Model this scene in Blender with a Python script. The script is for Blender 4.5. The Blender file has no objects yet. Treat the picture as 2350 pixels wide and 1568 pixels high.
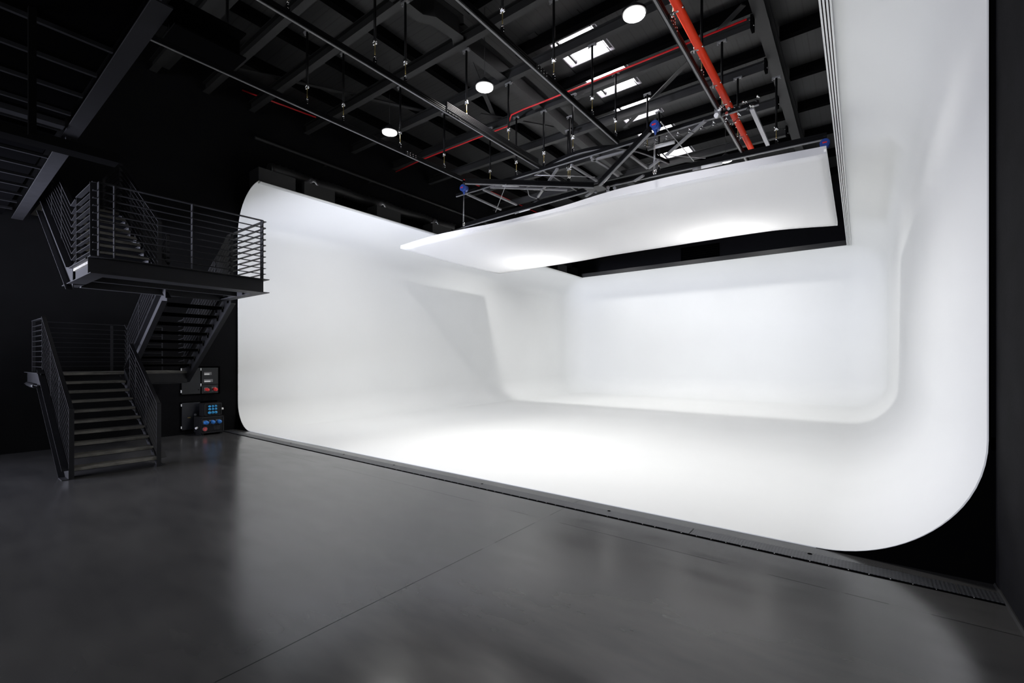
import bpy, bmesh, math, random
from mathutils import Vector, Matrix
random.seed(7)
PI = math.pi
scn = bpy.context.scene
COL = scn.collection

# ------------------------------------------------------------------ camera
cd = bpy.data.cameras.new('camera')
cam = bpy.data.objects.new('camera', cd)
COL.objects.link(cam)
cam.location = (0, 0, 2.0)
cam.rotation_euler = (PI/2, 0, math.radians(37.138))
cd.sensor_fit = 'HORIZONTAL'
cd.sensor_width = 36.0
cd.lens = 1055.0/2350.0*36.0
cd.shift_y = 44.0/2350.0
cd.clip_end = 200
scn.camera = cam

# ------------------------------------------------------------------ world, exposure
w = bpy.data.worlds.new('world')
scn.world = w
w.use_nodes = True
w.node_tree.nodes['Background'].inputs[0].default_value = (0.55, 0.6, 0.8, 1)
w.node_tree.nodes['Background'].inputs[1].default_value = 0.012
scn.view_settings.view_transform = 'Standard'
scn.view_settings.look = 'None'
scn.view_settings.gamma = 1
scn.view_settings.use_curve_mapping = False
scn.view_settings.exposure = 0.06

# ------------------------------------------------------------------ lights
def area(name, loc, target, sx, sy, power, colour, spread=PI):
    l = bpy.data.lights.new(name, 'AREA')
    l.shape = 'RECTANGLE'
    l.size, l.size_y = sx, sy
    l.energy = power
    l.color = colour
    l.spread = spread
    o = bpy.data.objects.new(name, l)
    COL.objects.link(o)
    o.location = loc
    d = Vector(target)-Vector(loc)
    o.rotation_euler = d.to_track_quat('-Z', 'Y').to_euler()
    return o

# cool daylight entering through the loading door far behind and left of the camera
area('daylight_from_door', (-13.0, -5.4, 1.7), (-11.8, 2.4, 4.6), 2.6, 2.8, 750, (0.82, 0.85, 1.0), math.radians(58))
area('daylight_side_opening', (-14.3, -5.2, 2.1), (-9.5, 0.8, 0.0), 3.6, 3.8, 620, (0.80, 0.82, 1.0), math.radians(110))
# unseen neutral fill light added behind the camera to brighten the cove
area('added_fill_behind_camera', (-3.0, -11.0, 2.9), (-6.5, 12.0, 3.4), 6.0, 5.0, 420, (.95, .97, 1.0), math.radians(110))
LAMP_POWER = [164, 130, 72]      # front, far and added rear rows
LAMP_POS = [(-3.38, 8.26), (-7.12, 8.32), (-10.68, 8.33), (-10.65, 15.83), (-3.48, 16.06),
            (-3.4, 22.6), (-7.1, 22.6), (-10.7, 22.6)]  # rear row: unseen lamps added to brighten the back wall

# ------------------------------------------------------------------ materials
def mat(name, colour, rough=0.6, metal=0.0, spec=0.5, noise=None, bump=None):
    """noise=(scale, amount) varies the colour, bump=(scale, strength)"""
    m = bpy.data.materials.new(name)
    m.use_nodes = True
    nt = m.node_tree
    b = nt.nodes['Principled BSDF']
    b.inputs['Base Color'].default_value = (*colour, 1)
    b.inputs['Roughness'].default_value = rough
    b.inputs['Metallic'].default_value = metal
    b.inputs['Specular IOR Level'].default_value = spec
    if noise or bump:
        tc = nt.nodes.new('ShaderNodeTexCoord')
    if noise:
        n = nt.nodes.new('ShaderNodeTexNoise')
        n.inputs['Scale'].default_value = noise[0]
        n.inputs['Detail'].default_value = 6
        nt.links.new(tc.outputs['Object'], n.inputs['Vector'])
        r = nt.nodes.new('ShaderNodeValToRGB')
        lo = [c*(1-noise[1]) for c in colour]
        hi = [min(1, c*(1+noise[1])) for c in colour]
        r.color_ramp.elements[0].color = (*lo, 1)
        r.color_ramp.elements[1].color = (*hi, 1)
        r.color_ramp.elements[0].position = .3
        r.color_ramp.elements[1].position = .7
        nt.links.new(n.outputs['Fac'], r.inputs['Fac'])
        nt.links.new(r.outputs['Color'], b.inputs['Base Color'])
    if bump:
        n = nt.nodes.new('ShaderNodeTexNoise')
        n.inputs['Scale'].default_value = bump[0]
        n.inputs['Detail'].default_value = 4
        nt.links.new(tc.outputs['Object'], n.inputs['Vector'])
        bp = nt.nodes.new('ShaderNodeBump')
        bp.inputs['Strength'].default_value = bump[1]
        bp.inputs['Distance'].default_value = .01
        nt.links.new(n.outputs['Fac'], bp.inputs['Height'])
        nt.links.new(bp.outputs['Normal'], b.inputs['Normal'])
    return m

def emit(name, colour, strength):
    m = bpy.data.materials.new(name)
    m.use_nodes = True
    nt = m.node_tree
    nt.nodes.remove(nt.nodes['Principled BSDF'])
    e = nt.nodes.new('ShaderNodeEmission')
    e.inputs[0].default_value = (*colour, 1)
    e.inputs[1].default_value = strength
    nt.links.new(e.outputs[0], nt.nodes['Material Output'].inputs[0])
    return m

M = {}
M['black_wall'] = mat('black_wall_paint', (.0050, .0050, .0056), .9, spec=.05, noise=(1.2, .18))
M['black_render'] = mat('black_render_wall', (.0075, .0075, .0085), .85, spec=.06, noise=(3.0, .25), bump=(30, .1))
M['black_void'] = mat('matt_black', (.0014, .0014, .0016), .9, spec=0)
M['white'] = mat('white_cyclorama_paint', (.797, .806, .80), .55, spec=.25, noise=(.5, .012))
M['steel'] = mat('black_painted_steel', (.010, .010, .011), .45, noise=(8, .15))
M['stair'] = mat('charcoal_stair_steel', (.0095, .0095, .0112), .45, spec=.25, noise=(6, .12))
M['beam'] = mat('dark_grey_beam_paint', (.014, .014, .0145), .6, noise=(4, .12))
M['purlin'] = mat('black_purlin_paint', (.003, .003, .0032), .9, spec=0)
M['rail'] = mat('black_anodised_track', (.004, .004, .0045), .42, metal=.0, spec=.12)
M['rigbar'] = mat('grey_galvanised_bar', (.16, .16, .165), .5)
M['chrome'] = mat('zinc_bolts', (.75, .75, .75), .25, metal=1.0)
M['brass'] = mat('brass_thread', (.35, .27, .10), .35, metal=.9)
M['red'] = mat('red_pipe_enamel', (1.0, .05, .008), .5, spec=.25)
M['red_thin'] = mat('red_sprinkler_pipe_enamel', (.62, .015, .02), .4)
M['blue'] = mat('blue_hoist_enamel', (.015, .05, .25), .4)
M['blue_plug'] = mat('blue_plastic_socket', (.02, .16, .50), .3)
M['cyan_plug'] = mat('light_blue_plastic_socket', (.02, .30, .62), .3)
M['red_plug'] = mat('red_plastic_socket', (.55, .02, .02), .3)
M['box'] = mat('black_rubber_case', (.004, .004, .005), .55, spec=.25)
M['panelgrey'] = mat('dark_grey_panel', (.013, .014, .016), .5, spec=.3)
M['white_plastic'] = mat('white_plastic', (.75, .75, .75), .4)
M['duct'] = mat('dark_duct_board', (.012, .012, .012), .6)
M['foil'] = mat('foil_flexible_duct', (.6, .6, .63), .25, metal=.9)
M['pipe'] = mat('black_pipe', (.009, .009, .009), .5)
M['curb'] = mat('pale_skylight_curb', (.45, .43, .47), .5)
M['cable'] = mat('black_cable', (.01, .01, .01), .6)
M['wire'] = mat('steel_wire_rope', (.35, .35, .36), .35, metal=.9)
M['lamp_glow'] = emit('lamp_glow', (1, .99, .97), 14)
M['sky_glow'] = emit('daylit_pane', (1, .97, 1), 9)

# stair tread: worn concrete-grey boards
def tread_mat():
    m = mat('worn_tread_board', (.075, .070, .062), .6)
    nt = m.node_tree
    b = nt.nodes['Principled BSDF']
    tc = nt.nodes.new('ShaderNodeTexCoord')
    mp = nt.nodes.new('ShaderNodeMapping')
    mp.inputs['Scale'].default_value = (9, 1.6, 9)
    n = nt.nodes.new('ShaderNodeTexNoise')
    n.inputs['Scale'].default_value = 2.2
    n.inputs['Detail'].default_value = 8
    n.inputs['Roughness'].default_value = .7
    r = nt.nodes.new('ShaderNodeValToRGB')
    r.color_ramp.elements[0].color = (.030, .028, .026, 1)
    r.color_ramp.elements[1].color = (.20, .19, .165, 1)
    r.color_ramp.elements[0].position = .3
    r.color_ramp.elements[1].position = .72
    nt.links.new(tc.outputs['Object'], mp.inputs[0])
    nt.links.new(mp.outputs[0], n.inputs['Vector'])
    nt.links.new(n.outputs['Fac'], r.inputs[0])
    nt.links.new(r.outputs[0], b.inputs['Base Color'])
    return m
M['tread'] = tread_mat()

# polished dark concrete floor with saw-cut joints
def floor_mat():
    m = bpy.data.materials.new('polished_concrete')
    m.use_nodes = True
    nt = m.node_tree
    L = nt.links
    b = nt.nodes['Principled BSDF']
    tc = nt.nodes.new('ShaderNodeTexCoord')
    sep = nt.nodes.new('ShaderNodeSeparateXYZ')
    L.new(tc.outputs['Object'], sep.inputs[0])
    def math_(op, a, bb=None, c=None):
        n = nt.nodes.new('ShaderNodeMath')
        n.operation = op
        for i, v in enumerate((a, bb, c)):
            if v is None: continue
            if isinstance(v, (int, float)): n.inputs[i].default_value = v
            else: L.new(v, n.inputs[i])
        return n.outputs[0]
    def noise(scale, detail, vec=(1, 1, 1), rough=.5):
        mp = nt.nodes.new('ShaderNodeMapping')
        mp.inputs['Scale'].default_value = vec
        L.new(tc.outputs['Object'], mp.inputs[0])
        n = nt.nodes.new('ShaderNodeTexNoise')
        n.inputs['Scale'].default_value = scale
        n.inputs['Detail'].default_value = detail
        n.inputs['Roughness'].default_value = rough
        L.new(mp.outputs[0], n.inputs['Vector'])
        return n.outputs['Fac']
    big = noise(.55, 2)
    mid = noise(2.2, 2, (.45, 1.3, 1), .5)
    fine = noise(9, 2, (.3, 1, 1), .5)
    mix = math_('ADD', math_('MULTIPLY', big, .45), math_('ADD', math_('MULTIPLY', mid, .33), math_('MULTIPLY', fine, .22)))
    r = nt.nodes.new('ShaderNodeValToRGB')
    r.color_ramp.elements[0].position = .22
    r.color_ramp.elements[1].position = .78
    r.color_ramp.elements[0].color = (.028, .028, .030, 1)
    r.color_ramp.elements[1].color = (.068, .067, .065, 1)
    L.new(mix, r.inputs[0])
    # joints: x = -3.2 and y = 4.87 lines, thin, patchy
    wob = math_('MULTIPLY', math_('SUBTRACT', noise(.8, 1), .5), .02)
    lines = None
    for axis, pos, wd in (('X', -3.20, .0055), ('Y', 4.88, .006), ('X', -16.2, .006), ('Y', -3.1, .005)):
        d = math_('ABSOLUTE', math_('SUBTRACT', math_('ADD', sep.outputs[axis], wob), pos))
        ln = math_('LESS_THAN', d, wd)
        lines = ln if lines is None else math_('MAXIMUM', lines, ln)
    patch = math_('GREATER_THAN', noise(.9, 5), .43)
    lines = math_('MULTIPLY', lines, math_('ADD', math_('MULTIPLY', patch, .6), .25))
    mx = nt.nodes.new('ShaderNodeMix')
    mx.data_type = 'RGBA'
    L.new(lines, mx.inputs['Factor'])
    L.new(r.outputs[0], mx.inputs['A'])
    mx.inputs['B'].default_value = (.012, .012, .013, 1)
    L.new(mx.outputs['Result'], b.inputs['Base Color'])
    rr = math_('ADD', .13, math_('MULTIPLY', mid, .16))
    L.new(rr, b.inputs['Roughness'])
    L.new(math_('MULTIPLY', math_('SUBTRACT', 1, math_('MULTIPLY', lines, .9)), .7), b.inputs['Specular IOR Level'])
    return m
M['floor'] = floor_mat()

# ribbed roof sheet, ribs every 0.3 m along x or y
def deck_mat(axis):
    m = mat('ribbed_roof_sheet_'+axis, (.020, .020, .021), .55)
    nt = m.node_tree
    L = nt.links
    b = nt.nodes['Principled BSDF']
    tc = nt.nodes.new('ShaderNodeTexCoord')
    sep = nt.nodes.new('ShaderNodeSeparateXYZ')
    L.new(tc.outputs['Object'], sep.inputs[0])
    def mm(op, a, c):
        n = nt.nodes.new('ShaderNodeMath'); n.operation = op
        if isinstance(a, (int, float)): n.inputs[0].default_value = a
        else: L.new(a, n.inputs[0])
        if isinstance(c, (int, float)): n.inputs[1].default_value = c
        else: L.new(c, n.inputs[1])
        return n.outputs[0]
    f = mm('FRACT', mm('MULTIPLY', mm('ADD', sep.outputs[axis], 50), 1/.3), 0)
    g = mm('LESS_THAN', f, .10)
    g2 = mm('LESS_THAN', mm('ABSOLUTE', mm('SUBTRACT', f, .62), 0), .035)
    k = mm('MAXIMUM', g, mm('MULTIPLY', g2, .5))
    mx = nt.nodes.new('ShaderNodeMix'); mx.data_type = 'RGBA'
    L.new(k, mx.inputs['Factor'])
    mx.inputs['A'].default_value = (.012, .012, .0125, 1)
    mx.inputs['B'].default_value = (.002, .002, .002, 1)
    L.new(mx.outputs['Result'], b.inputs['Base Color'])
    return m
M['deck_along_y'] = deck_mat('X')
M['deck_along_x'] = deck_mat('Y')

# stretched silk: mostly diffuse, lets some light through
def silk():
    m = bpy.data.materials.new('stretched_white_fabric')
    m.use_nodes = True
    nt = m.node_tree
    nt.nodes.remove(nt.nodes['Principled BSDF'])
    d = nt.nodes.new('ShaderNodeBsdfDiffuse'); d.inputs[0].default_value = (.93, .93, .93, 1)
    t = nt.nodes.new('ShaderNodeBsdfTranslucent'); t.inputs[0].default_value = (.93, .93, .93, 1)
    x = nt.nodes.new('ShaderNodeMixShader'); x.inputs[0].default_value = .42
    nt.links.new(d.outputs[0], x.inputs[1]); nt.links.new(t.outputs[0], x.inputs[2])
    nt.links.new(x.outputs[0], nt.nodes['Material Output'].inputs[0])
    return m
M['silk'] = silk()
M['lip'] = mat('pale_grey_frame_wrap', (.5, .5, .515), .7, spec=.2)

# ------------------------------------------------------------------ mesh helpers
class MB:
    def __init__(s):
        s.bm = bmesh.new()
    def box(s, x0, x1, y0, y1, z0, z1):
        v = [s.bm.verts.new((x, y, z)) for x in (x0, x1) for y in (y0, y1) for z in (z0, z1)]
        for f in ((0, 1, 3, 2), (4, 6, 7, 5), (0, 4, 5, 1), (2, 3, 7, 6), (0, 2, 6, 4), (1, 5, 7, 3)):
            s.bm.faces.new([v[i] for i in f])
        return s
    def sweep(s, a, b, prof, up=(0, 0, 1), caps=True):
        """extrude the 2D profile (side, up) from a to b"""
        a, b = Vector(a), Vector(b)
        d = (b-a).normalized()
        u = Vector(up)
        u = (u-d*u.dot(d))
        if u.length < 1e-5: u = Vector((1, 0, 0))-d*d.x
        u.normalize()
        r = d.cross(u)
        A = [s.bm.verts.new(a+r*p[0]+u*p[1]) for p in prof]
        B = [s.bm.verts.new(b+r*p[0]+u*p[1]) for p in prof]
        n = len(prof)
        for i in range(n):
            s.bm.faces.new((A[i], A[(i+1) % n], B[(i+1) % n], B[i]))
        if caps:
            s.bm.faces.new(A[::-1]); s.bm.faces.new(B)
        return s
    def bar(s, a, b, wd, ht, up=(0, 0, 1)):
        return s.sweep(a, b, [(-wd/2, -ht/2), (wd/2, -ht/2), (wd/2, ht/2), (-wd/2, ht/2)], up)
    def ibeam(s, a, b, wd, ht, tf=.016, tw=.012):
        """a, b are the centre line of the bottom face"""
        h = wd/2; t = tw/2
        p = [(-h, 0), (h, 0), (h, tf), (t, tf), (t, ht-tf), (h, ht-tf), (h, ht), (-h, ht), (-h, ht-tf), (-t, ht-tf), (-t, tf), (-h, tf)]
        return s.sweep(a, b, p)
    def cyl(s, a, b, r, n=12, r2=None):
        r2 = r if r2 is None else r2
        a, b = Vector(a), Vector(b)
        d = (b-a).normalized()
        u = Vector((0, 0, 1)) if abs(d.z) < .95 else Vector((1, 0, 0))
        u = (u-d*u.dot(d)).normalized()
        q = d.cross(u)
        A, B = [], []
        for i in range(n):
            t = 2*PI*i/n
            k = u*math.cos(t)+q*math.sin(t)
            A.append(s.bm.verts.new(a+k*r)); B.append(s.bm.verts.new(b+k*r2))
        for i in range(n):
            f = s.bm.faces.new((A[i], A[(i+1) % n], B[(i+1) % n], B[i])); f.smooth = True
        s.bm.faces.new(A[::-1]); s.bm.faces.new(B)
        return s
    def tube(s, pts, r, n=10):
        pts = [Vector(p) for p in pts]
        rings = []
        for i, p in enumerate(pts):
            d = ((pts[min(i+1, len(pts)-1)]-pts[max(i-1, 0)])).normalized()
            u = Vector((0, 0, 1)) if abs(d.z) < .9 else Vector((1, 0, 0))
            u = (u-d*u.dot(d)).normalized()
            q = d.cross(u)
            rr = r[i] if isinstance(r, list) else r
            rings.append([s.bm.verts.new(p+(u*math.cos(2*PI*k/n)+q*math.sin(2*PI*k/n))*rr) for k in range(n)])
        for a, b in zip(rings, rings[1:]):
            for k in range(n):
                f = s.bm.faces.new((a[k], a[(k+1) % n], b[(k+1) % n], b[k])); f.smooth = True
        s.bm.faces.new(rings[0][::-1]); s.bm.faces.new(rings[-1])
        return s
    def path(s, pts, prof, up=(0, 0, 1), smooth=False):
        """sweep a profile along a polyline with mitred joints"""
        pts = [Vector(p) for p in pts]
        rings = []
        for i, p in enumerate(pts):
            d0 = (pts[i]-pts[i-1]).normalized() if i else None
            d1 = (pts[i+1]-pts[i]).normalized() if i < len(pts)-1 else None
            d = (d0+d1).normalized() if d0 is not None and d1 is not None else (d0 if d0 is not None else d1)
            u = Vector(up); u = (u-d*u.dot(d)).normalized()
            r = d.cross(u)
            k = 1.0
            if d0 is not None and d1 is not None:
                k = 1/max(.4, d0.dot(d))
            rings.append([s.bm.verts.new(p+r*q[0]*k+u*q[1]) for q in prof])
        n = len(prof)
        for a, b in zip(rings, rings[1:]):
            for k in range(n):
                f = s.bm.faces.new((a[k], a[(k+1) % n], b[(k+1) % n], b[k])); f.smooth = smooth
        s.bm.faces.new(rings[0][::-1]); s.bm.faces.new(rings[-1])
        return s
    def prism(s, poly, axis, a, b):
        """extrude polygon given in the other two coordinates along an axis ('X','Y','Z')"""
        def P(p, t):
            return {'X': (t, p[0], p[1]), 'Y': (p[0], t, p[1]), 'Z': (p[0], p[1], t)}[axis]
        A = [s.bm.verts.new(P(p, a)) for p in poly]
        B = [s.bm.verts.new(P(p, b)) for p in poly]
        n = len(poly)
        for i in range(n):
            s.bm.faces.new((A[i], A[(i+1) % n], B[(i+1) % n], B[i]))
        s.bm.faces.new(A[::-1]); s.bm.faces.new(B)
        return s
    def sphere(s, c, r, seg=14, rings=8, sc=(1, 1, 1)):
        mtx = Matrix.Translation(c) @ Matrix.Diagonal((r*sc[0], r*sc[1], r*sc[2], 1))
        g = bmesh.ops.create_uvsphere(s.bm, u_segments=seg, v_segments=rings, radius=1, matrix=mtx)
        for v in g['verts']:
            for f in v.link_faces: f.smooth = True
        return s
    def build(s, name, material, parent=None, loc=None, normals=True):
        if normals:
            bmesh.ops.recalc_face_normals(s.bm, faces=s.bm.faces)
        me = bpy.data.meshes.new(name)
        if loc is not None:                      # keep the object's origin at its own place
            bmesh.ops.translate(s.bm, verts=s.bm.verts, vec=-Vector(loc))
        s.bm.to_mesh(me); s.bm.free()
        me.materials.append(material)
        o = bpy.data.objects.new(name, me)
        COL.objects.link(o)
        if loc is not None: o.location = loc
        if parent is not None:
            o.parent = parent
        return o

def tag(o, label=None, cat=None, group=None, kind=None):
    if label: o['label'] = label
    if cat: o['category'] = cat
    if group: o['group'] = group
    if kind: o['kind'] = kind
    return o
def struct(o):
    o['kind'] = 'structure'
    return o
def thing(name, label, cat, loc=(0, 0, 0), group=None):
    o = bpy.data.objects.new(name, None)
    o.empty_display_size = .2
    COL.objects.link(o)
    o.location = loc
    return tag(o, label, cat, group)
def copy_tree(o, parent=None):
    c = o.copy(); COL.objects.link(c)
    c.parent = parent
    for ch in list(o.children):
        copy_tree(ch, c)
    return c

# ================================================================== SETTING
XL, XR = -14.5, .915            # inner faces of the cyclorama
Y0, YB = 5.877, 25.6            # its front edge and back wall
H = 6.95
ZR = 10.4                       # roof deck

struct(MB().box(-26, 6, -14, 27, -.25, 0).build('floor', M['floor']))
wl = struct(MB().box(-14.85, -14.56, -3.2, 26.6, 0, ZR).box(-14.85, -14.56, -14, -7.2, 0, ZR).box(-14.85, -14.56, -7.2, -3.2, 4.2, ZR)
            .build('wall_left', M['black_wall']))
struct(MB().box(.965, 1.25, -9, Y0, 0, ZR).box(1.0, 1.25, Y0, 26.6, 0, ZR).build('wall_right', M['black_render']))
struct(MB().box(-14.56, 1.0, 26.3, 26.6, 0, ZR).build('wall_back', mat('dark_grey_back_wall', (.010, .010, .012), .9, spec=.1)))
struct(MB().prism([(.945, 0), (.965, 0), (.965, .022), (.955, .022)], 'Y', -9, 5.86).build('baseboard_right', M['duct']))

# roof deck with five skylight openings
SKX = (-6.45, -5.42)
SKY = [(10.36, 11.56), (12.29, 13.47), (14.29, 15.45), (16.37, 17.5), (18.48, 19.4)]
cl = MB().box(-14.85, -8.0, -3, 26.6, ZR, ZR+.06)
o = struct(cl.build('ceiling', M['deck_along_x']))
cr = MB().box(-8.0, SKX[0]-.16, -3, 26.6, ZR, ZR+.06).box(SKX[1]+.16, 1.25, -3, 26.6, ZR, ZR+.06)
ys = [-3]
for a, b in SKY: ys += [a, b]
ys.append(26.6)
for i in range(0, len(ys), 2):
    cr.box(SKX[0]-.16, SKX[1]+.16, ys[i], ys[i+1], ZR, ZR+.06)
struct(cr.build('ceiling_bay', M['deck_along_y']))
struct(MB().box(SKX[0]-.4, SKX[0]-.17, 9.7, 26, ZR-.02, ZR-.002).box(SKX[1]+.02, SKX[1]+.03, 9.7, 26, ZR-.02, ZR-.002)
       .build('trim_1', M['beam']))
for k, (a, b) in enumerate(SKY):
    wn = bpy.data.objects.new('window_%d' % (k+1), None); COL.objects.link(wn)
    wn.location = ((SKX[0]+SKX[1])/2, (a+b)/2, ZR); struct(wn)
    L_ = wn.location
    f = MB()
    f.box(SKX[0]-.16, SKX[1]+.16, b-.03, b, ZR, ZR+.14)
    f.box(SKX[0]-.16, SKX[1]+.16, a, a+.03, ZR, ZR+.14)
    f.box(SKX[0]-.16, SKX[0]-.13, a, b, ZR, ZR+.14)
    f.box(SKX[1]+.13, SKX[1]+.16, a, b, ZR, ZR+.14)
    fo = f.build('window_curb', M['curb'], None, L_); fo.location = (0, 0, 0); fo.parent = wn
    g = MB().box(SKX[0]-.02, SKX[0]+.04, a, b, ZR+.06, ZR+.13).box(SKX[1]-.0, SKX[1]+.13, a, b, ZR+.08, ZR+.13).build('window_frame', M['steel'], None, L_)
    g.location = (0, 0, 0); g.parent = wn
    p = MB().box(SKX[0]-.16, SKX[1]+.16, a, b, ZR+.14, ZR+.16).build('window_pane', M['sky_glow'], None, L_)
    p.location = (0, 0, 0); p.parent = wn

# ================================================================== CYCLORAMA
def cyc():
    bm = bmesh.new()
    RC, RT = 1.3, 1.3
    NS = 18
    # plan path with inward normals; bottom cove radius varies from 0.78 (left) to 1.28 (right)
    plan = []
    def add(x, y, nx, ny, rb): plan.append((x, y, nx, ny, rb))
    for i in range(13):
        add(XL, Y0+(YB-RC-Y0)*i/12, 1, 0, .78+.3*i/12)
    for i in range(1, NS):
        t = PI/2*i/NS
        add(XL+RC-RC*math.cos(t), YB-RC+RC*math.sin(t), math.cos(t), -math.sin(t), 1.08)
    for i in range(11):
        add(XL+RC+(XR-XL-2*RC)*i/10, YB, 0, -1, 1.08+.1*i/10)
    for i in range(1, NS):
        t = PI/2*i/NS
        add(XR-RC+RC*math.sin(t), YB-RC+RC*math.cos(t), -math.sin(t), -math.cos(t), 1.18)
    for i in range(13):
        add(XR, YB-RC+(Y0-YB+RC)*i/12, -1, 0, 1.18+.1*i/12)
    rows = []
    for (x, y, nx, ny, rb) in plan:
        prof = [(rb+.06, 0.004)]
        for i in range(NS+1):
            t = PI/2*i/NS
            prof.append((rb-rb*math.sin(t), .004+rb-rb*math.cos(t)))
        for i in range(NS+1):
            t = PI/2*i/NS
            prof.append((RT-RT*math.cos(t), H-RT+RT*math.sin(t)))
        rows.append([bm.verts.new((x+nx*d, y+ny*d, z)) for d, z in prof])
    for a, b in zip(rows, rows[1:]):
        for k in range(len(a)-1):
            vs = [a[k], a[k+1], b[k+1], b[k]]
            try:
                f = bm.faces.new(vs); f.smooth = True
            except ValueError: pass
    inner = [r[0] for r in rows]
    f = bm.faces.new(inner)
    bmesh.ops.remove_doubles(bm, verts=bm.verts, dist=.0004)
    bmesh.ops.recalc_face_normals(bm, faces=bm.faces)
    me = bpy.data.meshes.new('cyclorama_shell')
    bm.to_mesh(me); bm.free()
    me.materials.append(M['white'])
    o = bpy.data.objects.new('shell', me)
    COL.objects.link(o)
    s = o.modifiers.new('thickness', 'SOLIDIFY')
    s.thickness = .012; s.offset = 0
    e = o.modifiers.new('crisp_rim', 'EDGE_SPLIT'); e.split_angle = math.radians(50)
    return o
cy = thing('cyclorama', 'huge white seamless studio cove wrapping floor, three walls and ceiling edge', 'cyclorama', ((XL+XR)/2, (Y0+YB)/2, 0))
sh = cyc()
sh.parent = cy
sh.location = -Vector(cy.location)
def part(mb, name, m, parent, label=None):
    """child mesh whose geometry is given in world coordinates"""
    p = Vector(parent.location); q = parent.parent
    while q is not None:
        p = p+Vector(q.location); q = q.parent
    o = mb.build(name, m, None, p)
    o.location = (0, 0, 0)
    o.parent = parent
    if label: o['label'] = label
    return o
# four white curtain tracks under the right-hand ceiling edge, separated by dark slots
for i, x in enumerate((-.440, -.400, -.360, -.322)):
    part(MB().box(x-.012, x+.012, Y0+.02, 24.32, H-.07, H-.03), 'curtain_track', M['white'], cy)
part(MB().box(-.455, -.31, Y0+.02, 24.32, H-.03, H-.018), 'track_backing', M['black_void'], cy)
for x in (-13.25, -13.2, -13.15):
    part(MB().box(x-.012, x+.012, Y0+.02, 24.3, H-.055, H-.02), 'curtain_track', M['white'], cy)
part(MB().box(-13.27, -13.13, Y0+.02, 24.3, H-.02, H-.012), 'track_backing', M['duct'], cy)
part(MB().box(-13.2, -.46, 24.26, 24.34, H-.01, H+.20), 'edge_beam', M['duct'], cy, 'dark grey beam along the back ceiling edge')
# black fascia closing the corners around the front edge
def fascia(cx, r, sgn):
    pts = [(cx, 0.0)]
    for i in range(21):
        t = PI/2*i/20
        pts.append((cx-sgn*(r-r*math.sin(t)) if False else cx-sgn*r*(1-math.sin(t)), r*(1-math.cos(t))))
    return pts
def corner_poly(xw, r, sgn):
    """area between the floor, the wall line x=xw and the quarter arc"""
    pts = []
    for i in range(25):
        t = PI/2*i/24
        pts.append((xw-sgn*r*(1-math.sin(t)), r*(1-math.cos(t))+.003))
    pts.append((xw+sgn*.05, r)); pts.append((xw+sgn*.05, 0)); pts.append((xw-sgn*r, 0))
    return pts
struct(MB().prism(corner_poly(XR+.018, 1.31, 1), 'Y', Y0-.004, Y0+.03).prism([(XR+.018, 1.2), (.999, 1.2), (.999, ZR), (XR+.018, ZR)], 'Y', Y0-.004, Y0+.03)
       .build('trim_2', M['black_void']))
struct(MB().prism(corner_poly(XL-.018, .80, -1), 'Y', Y0-.004, Y0+.03).build('trim_3', M['black_void']))

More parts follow.
